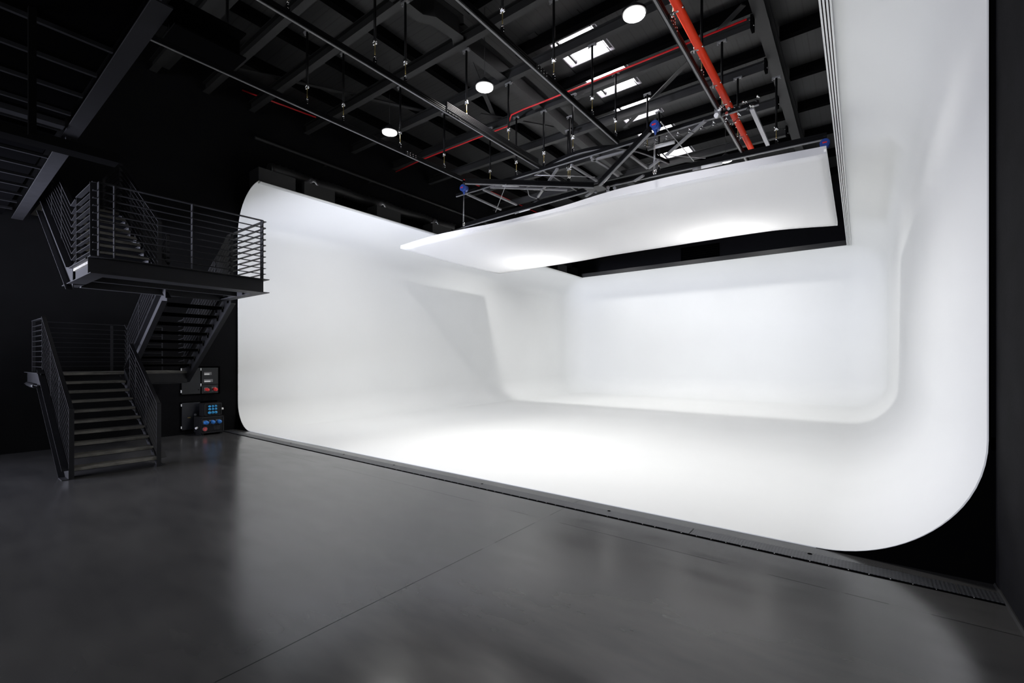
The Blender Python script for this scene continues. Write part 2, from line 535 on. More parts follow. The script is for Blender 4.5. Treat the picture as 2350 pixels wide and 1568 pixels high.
# ------------------------------------------------------------------ flown ceiling panel
def flown():
    XS = [-13.35, -12.4, -11.41, -10.33, -9.01, -7.8, -6.63, -5.11, -3.97, -3.48, -2.6, -2.01, -1.2, -.53]
    ZF = [6.20, 6.25, 6.28, 6.26, 6.22, 6.22, 6.24, 6.34, 6.35, 6.345, 6.31, 6.285, 6.25, 6.215]
    LIP = [.11, .13, .15, .135, .10, .10, .11, .17, .20, .19, .17, .165, .155, .15]
    ZB = [6.03, 6.03, 6.04, 6.045, 6.06, 6.10, 6.11, 6.115, 6.125, 6.13, 6.125, 6.11, 6.05, 5.99]
    YF, YK = 10.9, 16.6
    def lerp(a, b, t): return a+(b-a)*t
    xs = []; zf = []; lp = []; zb = []
    def cr(V, i, t):
        p = [V[max(0, min(len(V)-1, i+k))] for k in (-1, 0, 1, 2)]
        return .5*(2*p[1]+(p[2]-p[0])*t+(2*p[0]-5*p[1]+4*p[2]-p[3])*t*t+(3*p[1]-p[0]-3*p[2]+p[3])*t**3)
    for i in range(len(XS)-1):
        for k in range(4):
            t = k/4
            xs.append(lerp(XS[i], XS[i+1], t)); zf.append(cr(ZF, i, t)); lp.append(cr(LIP, i, t)); zb.append(cr(ZB, i, t))
    xs.append(XS[-1]); zf.append(ZF[-1]); lp.append(LIP[-1]); zb.append(ZB[-1])
    t_ = thing('ceiling_scrim', 'large white stretched fabric ceiling frame flown over the cove, sagging slightly', 'scrim', (-7, 13.7, 6.2))
    bm = bmesh.new()
    NY = 20
    grid = []
    for i, x in enumerate(xs):
        row = []
        for j in range(NY+1):
            v = j/NY
            bot_f = zf[i]-lp[i]
            z = lerp(bot_f, zb[i], v) - .05*math.sin(PI*v)
            row.append(bm.verts.new((x, lerp(YF, YK, v), z)))
        grid.append(row)
    for a, b in zip(grid, grid[1:]):
        for k in range(NY):
            f = bm.faces.new((a[k], a[k+1], b[k+1], b[k])); f.smooth = True
    mb = MB(); mb.bm.free(); mb.bm = bm
    o = part(mb, 'fabric_skin', M['silk'], t_)
    s = o.modifiers.new('t', 'SOLIDIFY'); s.thickness = .004
    # wrapped front, back and side frame
    fr = MB()
    def strip(pts_top, pts_bot, off):
        A = [fr.bm.verts.new(p) for p in pts_top]; B = [fr.bm.verts.new(p) for p in pts_bot]
        C = [fr.bm.verts.new(Vector(p)+off) for p in pts_top]; D = [fr.bm.verts.new(Vector(p)+off) for p in pts_bot]
        for i in range(len(A)-1):
            for (p, q) in ((A, B), (B, D), (D, C), (C, A)):
                f = fr.bm.faces.new((p[i], p[i+1], q[i+1], q[i]))
        fr.bm.faces.new((A[0], B[0], D[0], C[0])); fr.bm.faces.new((A[-1], B[-1], D[-1], C[-1]))
    strip([(x, YF, z) for x, z in zip(xs, zf)], [(x, YF, z-l-.004) for x, z, l in zip(xs, zf, lp)], Vector((0, .05, 0)))
    part(fr, 'front_lip', M['lip'], t_, 'pale front edge of the frame')
    fr = MB()
    strip([(x, YK, z+.10) for x, z in zip(xs, zb)], [(x, YK, z) for x, z in zip(xs, zb)], Vector((0, -.05, 0)))
    part(fr, 'back_bar', M['white'], t_)
    part(MB().bar((xs[-1]-.02, YF, zf[-1]-.06), (xs[-1]-.02, YK, zb[-1]+.05), .04, .11), 'side_bar', M['white'], t_)
    part(MB().bar((xs[0]+.02, YF, zf[0]-.06), (xs[0]+.02, YK, zb[0]+.05), .04, .10), 'side_bar', M['white'], t_)
    return t_
flown()

# ================================================================== ROOF STEEL
SY = [3.85, 5.05, 6.25, 7.95, 9.70, 11.50, 13.36, 15.45, 17.6, 19.9, 22.2, 24.4]
ORD = ['first', 'second', 'third', 'fourth', 'fifth', 'sixth', 'seventh', 'eighth', 'ninth', 'tenth', 'eleventh', 'twelfth', 'thirteenth']
for i, y in enumerate(SY):
    t = thing('roof_beam', 'black steel roof beam running left to right above the rails, %s from the camera end' % ORD[i], 'beam', (-8, y, 9.44), 'cross beams under the roof')
    part(MB().ibeam((-14.5, y, 9.44), (-1.92, y, 9.44), .16, .26), 'beam_profile', M['beam'], t)
    part(MB().box(-1.96, -1.90, y-.10, y+.10, 9.42, 9.74), 'end_plate', M['purlin'], t)
    part(MB().cyl((-1.91, y-.05, 9.5), (-1.885, y-.05, 9.5), .02, 6).cyl((-1.97, y-.12, 9.62), (-1.97, y-.09, 9.62), .02, 6), 'bolt', M['chrome'], t)
for i, y in enumerate(SY):
    if i == 1: continue
    yc = [3.85, 0, 6.25, 7.95, 9.95, 11.93, 13.86, 15.9, 17.95, 19.9, 22.2, 24.4][i]
    t = MB().box(-7.35, -2.0, yc-.09, yc+.09, 10.17, ZR-.002).build('purlin', M['purlin'])
    tag(t, 'black purlin between the two frames, directly above the %s cross beam' % ORD[i], 'purlin', 'purlins under the roof sheet')
    t = MB().box(-1.62, .96, y-.09, y+.09, 10.12, ZR-.002).build('purlin', M['purlin'])
    tag(t, 'black purlin beside the tall right wall, in line with the %s cross beam' % ORD[i], 'purlin', 'purlins under the roof sheet')
for k, x in enumerate((-9.65, -11.6, -13.4)):
    t = MB().box(x-.09, x+.09, 2, 26, 10.15, ZR-.002).build('purlin', M['purlin'])
    tag(t, 'black purlin running away from the camera on the left roof, %s from the left wall' % ['third', 'second', 'first'][k], 'purlin', 'purlins under the roof sheet')
# deep frames running away from the camera
t = MB().ibeam((-1.78, -2, 9.72), (-1.78, 26.2, 9.72), .26, .45, .02, .014).build('frame_beam', M['beam'])
tag(t, 'wide grey roof frame beam running away from the camera nearest the right wall', 'beam')
t = MB().path([(-7.62, 7.95, 9.5), (-7.6, 9.9, 9.5), (-7.72, 13.5, 9.5), (-7.8, 26.2, 9.5)],
              [(-.13, 0), (.13, 0), (.13, .02), (.01, .02), (.01, .48), (.13, .48), (.13, .5), (-.13, .5), (-.13, .48), (-.01, .48), (-.01, .02), (-.13, .02)]).build('frame_beam', M['beam'])
tag(t, 'wide grey roof frame beam running away from the camera down the middle of the roof', 'beam')
t = MB().path([(-7.66, 2.0, 9.5), (-7.68, 6.82, 9.5), (-7.50, 7.05, 9.5), (-7.45, 7.75, 9.5), (-7.62, 7.95, 9.5)],
              [(-.13, 0), (.13, 0), (.13, .02), (.01, .02), (.01, .48), (.13, .48), (.13, .5), (-.13, .5), (-.13, .48), (-.01, .48), (-.01, .02), (-.13, .02)]).build('frame_haunch', M['beam'])
tag(t, 'cranked grey frame section joining the middle roof beam near the camera', 'beam')
t = MB().ibeam((-14.3, 4.02, 9.55), (-9.2, 4.12, 9.55), .24, .4).build('frame_beam', M['beam'])
tag(t, 'grey roof beam crossing high over the staircase', 'beam')
# wind braces
for a, b, lab in (((-2.03, 11.07), (-6.28, 14.51), 'flat grey diagonal brace crossing under the skylights'),
                  ((-13.19, 5.39), (-9.78, 11.78), 'long grey diagonal brace over the left ceiling rail'),
                  ((-7.72, 8.16), (-9.5, 11.73), 'short grey diagonal brace behind the middle pendant lamp'),
                  ((-9.5, 10.9), (-7.9, 13.3), 'grey diagonal brace crossing behind the middle roof frame'),
                  ((-6.2, 17.8), (-2.1, 21.0), 'far grey diagonal brace beyond the skylights')):
    zz = 9.735 if 'middle roof frame' in lab else 9.785
    t = MB().bar((a[0], a[1], zz), (b[0], b[1], zz), .12, .03).build('wind_brace', M['beam'])
    tag(t, lab, 'brace')

# ------------------------------------------------------------------ ceiling rails (studio track)
def railprof(wd, ht, n):
    """closed profile with n shallow slots on each side"""
    pts = []
    seg = ht/(2*n+1)
    z = -ht/2
    right = []
    for i in range(2*n+1):
        x = wd/2 if i % 2 == 0 else wd/2-.014
        right += [(x, z), (x, z+seg)]
        z += seg
    return right+[(-x, zz) for x, zz in reversed(right)]
RAILS = [(-9.93, 0.2, 10.55, 'leftmost', 'r1'), (-7.50, .2, 13.5, 'second from the left', 'r2'),
         (-5.02, .2, 11.2, 'third from the left', 'r3'), (-2.56, .2, 14.6, 'rightmost, beside the red pipe', 'r4')]
ZT = 7.69
HY = {'r1': [3.83, 5.47, 6.38, 8.10, 9.75], 'r2': [3.80, 5.50, 6.25, 8.10, 9.75, 11.47, 12.9],
      'r3': [5.1, 6.35, 8.05, 9.75, 11.05], 'r4': [7.95, 9.75, 11.46, 13.2]}
SPL = {'r1': [8.45], 'r2': [7.62], 'r3': [7.55], 'r4': [7.85]}
def hanger(x, y, zb, zt, label, group):
    t = thing('hanger_rod', label, 'hanger', (x, y, zb), group)
    part(MB().cyl((x, y, zb+.42), (x, y, zt), .027, 10), 'tube', M['rail'], t)
    part(MB().cyl((x, y, zb+.05), (x, y, zb+.42), .011, 8), 'threaded_rod', M['brass'], t)
    cm = MB().cyl((x, y, zb+.39), (x, y, zb+.45), .042, 10).box(x-.05, x+.05, y-.012, y+.012, zb+.37, zb+.39)
    cm.cyl((x-.045, y, zb+.45), (x-.045, y, zb+.50), .012, 6)
    part(cm, 'clamp', M['chrome'], t)
    part(MB().box(x-.03, x+.03, y-.02, y+.02, zb-.01, zb+.10), 'saddle', M['rail'], t)
    for dz in (.015, .07):
        part(MB().cyl((x+.03, y-.012, zb+dz), (x+.045, y-.012, zb+dz), .012, 6), 'bolt', M['chrome'], t)
    part(MB().cyl((x, y, zb+.11), (x, y, zb+.15), .02, 6), 'nut', M['chrome'], t)
    hd = MB().box(x-.10, x+.10, y-.035, y+.035, zt-.02, zt+.015)
    for sx in (-.09, .09):
        hd.cyl((x+sx, y, zt-.055), (x+sx, y, zt+.01), .016, 6)
    part(hd, 'beam_clamp', M['rigbar'], t)
    return t
PLACE = {'r1': 'leftmost ceiling rail', 'r2': 'second ceiling rail from the left', 'r3': 'third ceiling rail from the left', 'r4': 'rail beside the red pipe'}
for (x, ya, yb, nm, k) in RAILS:
    t = thing('ceiling_rail', 'long black slotted ceiling rail running away from the camera, %s' % nm, 'rail', (x, (ya+yb)/2, ZT), 'long ceiling rails')
    part(MB().sweep((x, ya, ZT), (x, yb, ZT), railprof(.075, .11, 2)), 'track', M['rail'], t)
    part(MB().box(x-.018, x+.018, ya+.01, yb-.01, ZT-.063, ZT-.055), 'lip', M['rigbar'], t, 'thin grey lower lip')
    for ys_ in SPL[k]:
        sp = MB().box(x+.0425, x+.05, ys_-.22, ys_+.22, ZT-.05, ZT+.05)
        part(sp, 'splice_plate', M['rail'], t)
        for dy in (-.15, -.05, .05, .15):
            for dz in (-.028, .028):
                part(MB().cyl((x+.05, ys_+dy, ZT+dz), (x+.06, ys_+dy, ZT+dz), .013, 6), 'bolt', M['chrome'], t)
    for i, y in enumerate(HY[k]):
        hanger(x, y, ZT+.075, 9.42, 'black hanger rod holding the %s, %s from its near end' % (PLACE[k], ORD[i]), 'hanger rods on the long rails')
# second ribbed channel stacked on the far half of the second rail
t = MB().sweep((-7.37, 7.3, ZT+.01), (-7.37, 10.95, ZT+.01), railprof(.06, .15, 4)).build('cable_channel', M['rail'])
tag(t, 'finely ribbed grey cable channel fixed along the far half of the second ceiling rail', 'channel')

# red pipes
t = thing('red_pipe', 'thick bright red pipe running overhead beside the rightmost ceiling rail', 'pipe', (-2.43, 10, 7.93))
part(MB().cyl((-2.43, .5, 7.93), (-2.43, 14.3, 7.93), .072, 20), 'pipe_run', M['red'], t)
for y in (7.8, 9.0, 10.4, 11.3, 12.3, 13.2):
    part(MB().box(-2.56, -2.42, y-.02, y+.02, 7.84, 7.86).cyl((-2.50, y, 7.80), (-2.50, y, 8.02), .012, 6).cyl((-2.36, y, 7.90), (-2.355, y+.04, 7.90), .02, 6), 'pipe_clip', M['chrome'], t)
t = MB().tube([(-1.95, 10.95, 9.36), (-6.9, 10.95, 9.36), (-7.2, 10.95, 9.36), (-7.86, 10.93, 9.36), (-8.3, 10.93, 9.34), (-8.75, 11.32, 9.30), (-12.69, 11.33, 9.30), (-14.3, 11.45, 9.30)], .022, 8).build('sprinkler_pipe', M['red_thin'])
tag(t, 'thin red sprinkler pipe crossing the roof from left to right below the skylights', 'pipe')
t = MB().tube([(-14.53, 6.0, 9.98), (-14.53, 8.3, 10.15)], .024, 8).build('sprinkler_pipe', M['red_thin'])
tag(t, 'short dark red sprinkler pipe on the left wall nearest the camera', 'pipe')
t = MB().tube([(-14.53, 12.5, 10.25), (-14.53, 13.4, 10.3), (-14.53, 16.4, 10.35), (-14.53, 23, 10.35)], .026, 8).build('sprinkler_pipe', M['red_thin'])
tag(t, 'red sprinkler pipe high along the far part of the left wall', 'pipe')

# ------------------------------------------------------------------ lower rig (Z 7.6)
ZG = 7.6
def lift(p, dz):
    k = (ZG+dz-2)/(ZG-2)
    return (p[0]*k, p[1]*k)
def rig(name, a, b, label, wd=.10, ht=.14, m='rail', lip=True, dz=0):
    a, b = lift(a, dz), lift(b, dz)
    ZG = 7.6+dz
    A = (a[0], a[1], ZG); B = (b[0], b[1], ZG)
    t = thing(name, label, 'rail', ((a[0]+b[0])/2, (a[1]+b[1])/2, ZG))
    part(MB().sweep(A, B, railprof(wd, ht, 1)), 'track', M[m], t)
    if lip:
        part(MB().bar((a[0], a[1], ZG-ht/2-.012), (b[0], b[1], ZG-ht/2-.012), wd*.55, .022), 'lip', M['rigbar'], t, 'pale grey lower lip')
    return t
rig('rig_rail', (-10.9, 11.27), (-1.75, 11.17), 'black cross rail with small hooks spanning left to right under the long rails', wd=.06, ht=.085)
rig('rig_rail', (-9.82, 10.54), (-6.78, 13.26), 'black diagonal rail from the left hoist to the centre hub of the rig', dz=-.24)
rig('rig_rail', (-6.55, 13.22), (-4.05, 10.90), 'black diagonal rail from the centre hub to the middle blue hoist', dz=-.24)
rig('rig_rail', (-13.6, 14.02), (-6.75, 13.44), 'black rail just above the scrim on the left of the hub')
rig('rig_rail', (-6.6, 13.44), (-.66, 13.86), 'black rail just above the scrim on the right of the hub')
def catmull(P, n=6):
    out = []
    Q = [P[0]]+list(P)+[P[-1]]
    for i in range(1, len(Q)-2):
        p0, p1, p2, p3 = [Vector(q) for q in Q[i-1:i+3]]
        for k in range(n):
            t = k/n
            out.append(.5*((2*p1)+(-p0+p2)*t+(2*p0-5*p1+4*p2-p3)*t*t+(-p0+3*p1-3*p2+p3)*t**3))
    out.append(Vector(P[-1]))
    return out
ARC = [(-7.80, 11.38, ZG), (-7.42, 11.25, ZG), (-6.90, 11.05, ZG), (-6.2, 10.92, ZG), (-5.6, 10.98, ZG), (-5.15, 11.2, ZG), (-4.82, 11.58, ZG), (-4.58, 12.1, ZG), (-4.30, 13.0, ZG)]
ARC = [(*lift(p, .17), ZG+.17) for p in ARC]
t = thing('curved_rail', 'black curved ceiling rail arching across the middle of the rig', 'rail', (-6, 11.5, ZG))
part(MB().path(catmull(ARC), railprof(.06, .085, 1)), 'track', M['rail'], t)
part(MB().path([p-Vector((0, 0, .052)) for p in catmull(ARC)], [(-.02, -.01), (.02, -.01), (.02, .01), (-.02, .01)]), 'lip', M['rigbar'], t, 'pale grey lower lip')
BARS = [((-7.04, 11.49), (-8.79, 13.07), 'grey diagonal strut crossing behind the left diagonal rail'),
        ((-5.9, 11.4), (-5.82, 12.45), 'short grey strut inside the curved rail nearest the centre'),
        ((-4.99, 11.94), (-4.93, 13.04), 'dark strut from the diagonal rail towards the far rail'),
        ((-4.91, 13.06), (-4.45, 12.69), 'stub strut meeting the far end of the curved rail'),
        ((-4.21, 12.53), (-2.88, 11.28), 'grey diagonal strut between the curved rail and the red pipe'),
        ((-9.83, 11.43), (-9.84, 13.26), 'thin grey strut running away beside the left hoist'),
        ((-10.53, 11.4), (-10.61, 13.33), 'outermost thin grey strut left of the left hoist'),
        ((-9.52, 11.41), (-7.67, 13.12), 'thin grey strut parallel to the left diagonal rail'),
        ((-6.59, 11.5), (-6.54, 13.0), 'grey strut running away left of the centre hub'),
        ((-5.99, 11.59), (-5.04, 11.64), 'short grey strut across the inside of the curved rail'),
        ((-5.85, 12.65), (-5.84, 13.05), 'stub strut just behind the centre diagonal rail'),
        ((-5.61, 13.74), (-5.22, 13.48), 'small grey strut behind the right front rail'),
        ((-7.45, 14.0), (-6.78, 13.60), 'thick pale strut coming down from the hub over the scrim')]
for a, b, lab in BARS:
    a, b = lift(a, -.125), lift(b, -.125)
    t = MB().bar((a[0], a[1], ZG-.125), (b[0], b[1], ZG-.125), .07, .05).build('rig_strut', M['rigbar'])
    tag(t, lab, 'strut')
t = MB().bar((-1.91, 11.30, ZG-.02), (-1.90, 13.45, ZG-.02), .085, .06).build('rig_strut', mat('pale_grey_tube', (.42, .42, .44), .4))
tag(t, 'pale grey square tube leaning away right of the red pipe', 'strut')
for a, b, lab in (((-3.73, 10.70), (-3.72, 13.35), 'thin steel tie rod from the middle blue hoist to the front rail'),
                  ((-4.23, 12.52), (-3.41, 13.35), 'thin steel tie rod right of the curved rail end'),
                  ((-7.84, 11.46), (-6.44, 12.7), 'thin steel tie rod under the left part of the curved rail'),
                  ((-8.96, 11.52), (-10.95, 13.43), 'thin steel tie rod slanting below the left diagonal rail')):
    a, b = lift(a, -.335), lift(b, -.335)
    t = MB().cyl((a[0], a[1], ZG-.335), (b[0], b[1], ZG-.335), .012, 8).build('tie_rod', M['wire'])
    tag(t, lab, 'rod')
# looping cable at the left of the rig
pts = catmull([(-8.45, 11.95, ZG-.08), (-8.62, 12.25, ZG-.10), (-8.80, 12.6, ZG-.10), (-8.78, 13.0, ZG-.08)])
t = MB().tube(pts, .016, 8).build('bent_conduit', M['rigbar'])
tag(t, 'curved pale conduit hanging below the left diagonal rail', 'conduit')
# hub
t = thing('rig_hub', 'cluster of black plates and pulleys where the diagonal rails meet', 'hub', (-6.68, 13.38, ZG))
part(MB().box(-6.98, -6.40, 13.0, 13.50, ZG-.155, ZG-.105), 'hub_plate', M['steel'], t)
for k, (dx, dy) in enumerate(((-.2, .05), (.15, .2), (.28, -.05), (.42, .12))):
    part(MB().cyl((-6.6+dx, 13.38+dy, ZG-.15), (-6.6+dx, 13.43+dy, ZG-.15), .05, 14), 'pulley', M['rigbar'], t)
# small hooks and cable clamps under the cross rail
for i in range(9):
    x = -4.3+i*.27
    t = MB().cyl((x, 11.2, ZG-.09), (x, 11.2, ZG-.14), .015, 8).tube([(x+.03*math.cos(a), 11.2, ZG-.165+.03*math.sin(a)) for a in [PI*2*k/10 for k in range(9)]], .008, 6).build('cable_hook', M['chrome'])
    tag(t, 'small bright hook under the black cross rail, %s of nine from the left' % ORD[i], 'hook', 'hooks on the cross rail')
cb = []
for i in range(9):
    x = -4.3+i*.27
    cb += [(x, 11.22, ZG-.17)]
    if i < 8: cb += [(x+.135, 11.22, ZG-.25)]
t = MB().tube(catmull([Vector(p) for p in cb], 4), .008, 6).build('festoon_cable', M['cable'])
tag(t, 'thin black festoon cable looping between the hooks of the cross rail', 'cable')
# clamp cluster at the right end of the cross rail
t = thing('clamp_cluster', 'tangle of bright pipe clamps at the right end of the cross rail', 'clamp', (-2.0, 11.2, ZG+.05))
random.seed(3)
for i in range(14):
    x = -2.45+i*.055+random.uniform(-.02, .02); y = 11.14+random.uniform(-.05, .05); z = ZG+random.uniform(-.12, .12)
    r_ = random.uniform(.02, .035)
    ax = Vector((random.uniform(-1, 1), random.uniform(-1, 1), random.uniform(-1, 1))).normalized()*.03
    part(MB().cyl((x-ax.x, y-ax.y, z-ax.z), (x+ax.x, y+ax.y, z+ax.z), r_, 8), 'clamp', M['chrome' if i % 3 else 'steel'], t)
# motor on the red pipe crossing
t = thing('rail_trolley', 'pale trolley block where the red pipe crosses the black cross rail', 'trolley', (-2.55, 11.15, 7.62))
part(MB().box(-2.62, -2.50, 11.02, 11.14, 7.50, 7.68), 'block', M['rigbar'], t)
part(MB().cyl((-2.58, 11.00, 7.52), (-2.58, 11.06, 7.52), .05, 14).cyl((-2.52, 11.0, 7.64), (-2.52, 11.06, 7.64), .04, 14), 'wheel', M['white_plastic'], t)
# rig hangers
_d = lift((-7.35, 12.75), -.24)
for (x, y, dz, lab) in [(-9.4, 11.255, .043, 'left end of the cross rail'), (-8.35, 11.243, .043, 'cross rail, second from its left end'), (_d[0], _d[1], -.17, 'left diagonal rail close to the hub'),
                        (-6.2*1.0304, 10.92*1.0304, .213, 'curved rail left of its crown'), (-4.58*1.0304, 12.1*1.0304, .213, 'curved rail near its far end'), (-4.78, 13.57, .07, 'right front rail beside the last skylight'),
                        (-1.75, 13.783, .07, 'right front rail near the pale square tube')]:
    hanger(x, y, ZG+dz, 9.42, 'black hanger rod holding the %s' % lab, 'hanger rods on the lower rig')

# chain hoists
def hoist(x, y, z, drop, label, logo=True):
    t = thing('chain_hoist', label, 'hoist', (x, y, z), 'blue chain hoists')
    part(MB().cyl((x-.04, y-.09, z), (x-.04, y+.09, z), .105, 22).cyl((x-.04, y-.11, z), (x-.04, y-.09, z), .08, 20).cyl((x-.04, y, z-.10), (x-.04, y, z-.20), .05, 12, .012), 'housing', M['blue'], t)
    if logo:
        part(MB().box(x-.085, x+.005, y-.1145, y-.110, z-.016, z+.016), 'badge', M['red_thin'], t, 'small oval red badge')
    part(MB().cyl((x-.04, y, z+.09), (x-.04, y, z+.17), .03, 10).box(x-.07, x-.01, y-.03, y+.03, z+.13, z+.19), 'suspension', M['steel'], t)
    if drop:
        ch = MB()
        for dx in (-.05, -.02):
            ch.cyl((x-.035+dx*.5, y, z-.1), (x-.035+dx*1.0, y, z-drop+.14), .006, 6)
        part(ch, 'chain', M['wire'], t)
        hk = MB()
        for dx in (-.075, -.035):
            hk.tube([(x+dx+.018*math.cos(a), y, z-drop+.07+.05*math.sin(a)) for a in [2*PI*k/12 for k in range(13)]], .007, 6)
        part(hk, 'shackle', M['chrome'], t)
    return t
hoist(-9.93, 10.66, 7.44, 1.20, 'blue chain hoist at the left end of the rig, chain reaching down to the scrim')
hoist(-3.76, 10.55, 7.46, 1.13, 'blue chain hoist with a red badge hanging in front of the skylights')
hoist(-.66, 13.84, 7.40, 0, 'blue chain hoist at the right end of the rig beside the white tracks')

# tube fixtures clipped to the rig
for a, b, lab, wh in (((-3.83, 13.636), (-3.05, 13.69), 'white tube fixture with a grey end on the right front rail', 1),
                  ((-6.40, 13.06), (-5.92, 12.60), 'small white tube fixture beside the centre hub', 1),
                  ((-10.27, 13.738), (-9.54, 13.676), 'thin white tube fixture on the left front rail', 0),
                  ((-4.39, 11.62), (-3.71, 11.66), 'white bar fixture lying behind the curved rail under the skylights', 1),
                  ((-9.12, 11.16), (-8.55, 11.66), 'thin pale bar under the left diagonal rail', 0)):
    t = thing('tube_fixture', lab, 'light fixture', ((a[0]+b[0])/2, (a[1]+b[1])/2, ZG-.1))
    A = Vector((a[0], a[1], ZG-.11)); B = Vector((b[0], b[1], ZG-.11))
    C_ = A+(B-A)*.3
    r_ = .045 if wh else .02
    part(MB().cyl(C_, B, r_, 12), 'tube', M['white_plastic'], t)
    part(MB().cyl(A, C_, r_*1.1, 12), 'ballast', M['rigbar'], t)
    for q in (A+(B-A)*.12, A+(B-A)*.88):
        part(MB().cyl(q, q+Vector((0, 0, .06)), .008, 6), 'strap', M['rigbar'], t)

# ------------------------------------------------------------------ pendant high-bay lamps
def highbay(x, y, z, label):
    t = thing('pendant_lamp', label, 'lamp', (x, y, z), 'round pendant lamps')
    part(MB().cyl((x, y, z+.20), (x, y, ZR), .006, 6), 'cable', M['cable'], t)
    part(MB().cyl((x, y, z+.05), (x, y, z+.16), .20, 28, .10).cyl((x, y, z+.16), (x, y, z+.21), .05, 16).cyl((x, y, z+.005), (x, y, z+.05), .225, 28), 'housing', M['steel'], t)
    part(MB().cyl((x, y, z-.02), (x, y, z+.004), .20, 32), 'diffuser', M['lamp_glow'], t)
    l = bpy.data.lights.new('lamp_light', 'AREA')
    l.shape = 'DISK'; l.size = .4; l.energy = LAMP_POWER[0 if y < 12 else 1 if y < 20 else 2]*(.85 if x < -9 and y < 12 else 1.02 if y < 12 else 1); l.spread = math.radians(125); l.color = (1, .985, .965)
    o = bpy.data.objects.new('lamp_light', l)
    COL.objects.link(o); o.parent = t; o.location = (0, 0, -.03)
    return t
NAMES = ['largest round glowing pendant lamp, beside the red pipe', 'round glowing pendant lamp in the middle between the second and third rails',
         'round glowing pendant lamp on the left, over the leftmost rail', 'small glowing pendant lamp far away, just above the white scrim on the left',
         'small far pendant lamp just above the scrim near the red pipe',
         'unseen pendant lamp added above the back of the cove on the right', 'unseen pendant lamp added above the back of the cove in the middle', 'unseen pendant lamp added above the back of the cove on the left']
for (x, y), n in zip(LAMP_POS, NAMES):
    highbay(x, y, 8.5, n)

# ------------------------------------------------------------------ ducts over the left cove edge
for k, (a, b) in enumerate(((5.94, 6.99), (7.26, 8.27), (9.87, 10.9), (12.47, 13.5), (15.3, 16.3), (18.2, 19.2), (21.8, 22.8))):
    t = thing('duct_box', 'dark grey duct outlet box standing on the left cove edge, %s from the camera' % ORD[k], 'duct box', (-13.6, (a+b)/2, H), 'duct boxes on the left cove edge')
    part(MB().box(-13.9, -13.34, a, b, H+.002, 7.40), 'box', M['duct'], t)
    if k:
        ring = MB()
        y = a+.28
        pts = [Vector((-13.55-.10*i/8, y+.55*(i/8), 7.34+.26*math.sin(PI*.55*i/8+.3))) for i in range(9)]
        pts = [(-13.62-.006*i, y-.06+.018*i, 7.37+.25*math.sin(.25+i*.10)) for i in range(27)]
        part(MB().tube(pts, [.075+.02*(i % 2) for i in range(27)], 14), 'flexible_hose', M['foil'], t, 'crinkled silver flexible hose')
pts = []
rr = []
for i in range(180):
    pts.append((-14.15, 6.6+i*.1, 7.76+.02*math.sin(i*.35)))
    rr.append(.17+.022*(i % 2))
fd = MB().tube(pts, rr, 16)
for k in range(9):
    fd.box(-14.555, -13.97, 6.9+k*2.1, 6.94+k*2.1, 7.555, 7.575)
t = fd.build('flexible_duct', M['pipe'])
tag(t, 'long black ribbed flexible duct lying along the left wall above the duct boxes', 'duct')
t = thing('wall_conduit', 'thin dark pipe running along the left wall above the cove', 'pipe', (-14.4, 14, 8.66))
part(MB().cyl((-14.4, 6.3, 8.66), (-14.4, 24, 8.62), .05, 12), 'pipe_run', M['duct'], t)
for y in (8.6, 10.4, 12.2, 14, 15.8):
    part(MB().box(-14.56, -14.38, y-.015, y+.015, 8.58, 8.61), 'bracket', M['duct'], t)
t = MB().box(-14.5, -13.9, 24.6, 25.1, 7.1, 7.7).build('duct_box', M['duct'])
tag(t, 'small grey box in the far left corner seen through the gap behind the scrim', 'duct box')
t = thing('wall_vent', 'dark louvred vent on the back wall seen through the gap behind the scrim', 'vent', (-6.9, 26.25, 8.0))
v = MB().box(-8.0, -6.0, 26.22, 26.298, 7.5, 8.3)
part(v, 'vent_frame', M['black_void'], t)
for k in range(6):
    part(MB().box(-7.95, -6.05, 26.19, 26.22, 7.55+k*.12, 7.60+k*.12), 'louvre', M['purlin'], t)

# ================================================================== MEZZANINE (upper left)
t = thing('mezzanine_edge_beam', 'broad grey steel beam slanting across the top left under the mezzanine', 'beam', (-9, 1.35, 5.05))
part(MB().ibeam((-8.62, 1.36, 5.05), (-4.75, 1.33, 5.05), .15, .22), 'beam_length', M['stair'], t)
part(MB().ibeam((-14.5, 1.46, 5.05), (-8.95, 1.38, 5.05), .17, .22), 'beam_length', M['stair'], t)
for k, x in enumerate([-5.93-.645*i for i in range(13)]):
    t = MB().box(x-.018, x+.018, -3.0, 1.25 if x > -9 else 1.31, 5.06, 5.10).build('floor_joist', M['stair'])
    tag(t, 'thin grey joist under the mezzanine, %s along from the camera side' % ORD[k], 'joist', 'joists under the mezzanine')
t = MB().box(-8.34, -8.20, -3, 1.25, 5.03, 5.10).build('floor_joist', M['stair'])
tag(t, 'wide flat grey joist among the thin ones under the mezzanine', 'joist')
t = MB().box(-14.5, -4.9, -3.0, 1.24, 5.10, 5.16).build('mezzanine_deck', M['black_void'])
tag(t, 'black mezzanine floor deck above the joists at top left', 'deck')
t = MB().box(-8.92, -8.66, -3, 1.9, 4.90, 5.03).build('crossing_beam', M['purlin'])
tag(t, 'matt black beam crossing under the broad grey mezzanine beam', 'beam')
t = MB().ibeam((-5.02, 1.45, 5.0), (-5.02, 2.05, 5.0), .3, .26).build('stub_beam', M['purlin'])
tag(t, 'short black stub beam sticking out from the end of the mezzanine beam', 'beam')
t = MB().box(-5.83, -5.78, .65, .70, 3.98, 5.10).build('hanging_post', M['purlin'])
tag(t, 'black post hanging down below the mezzanine joists at far left', 'post')

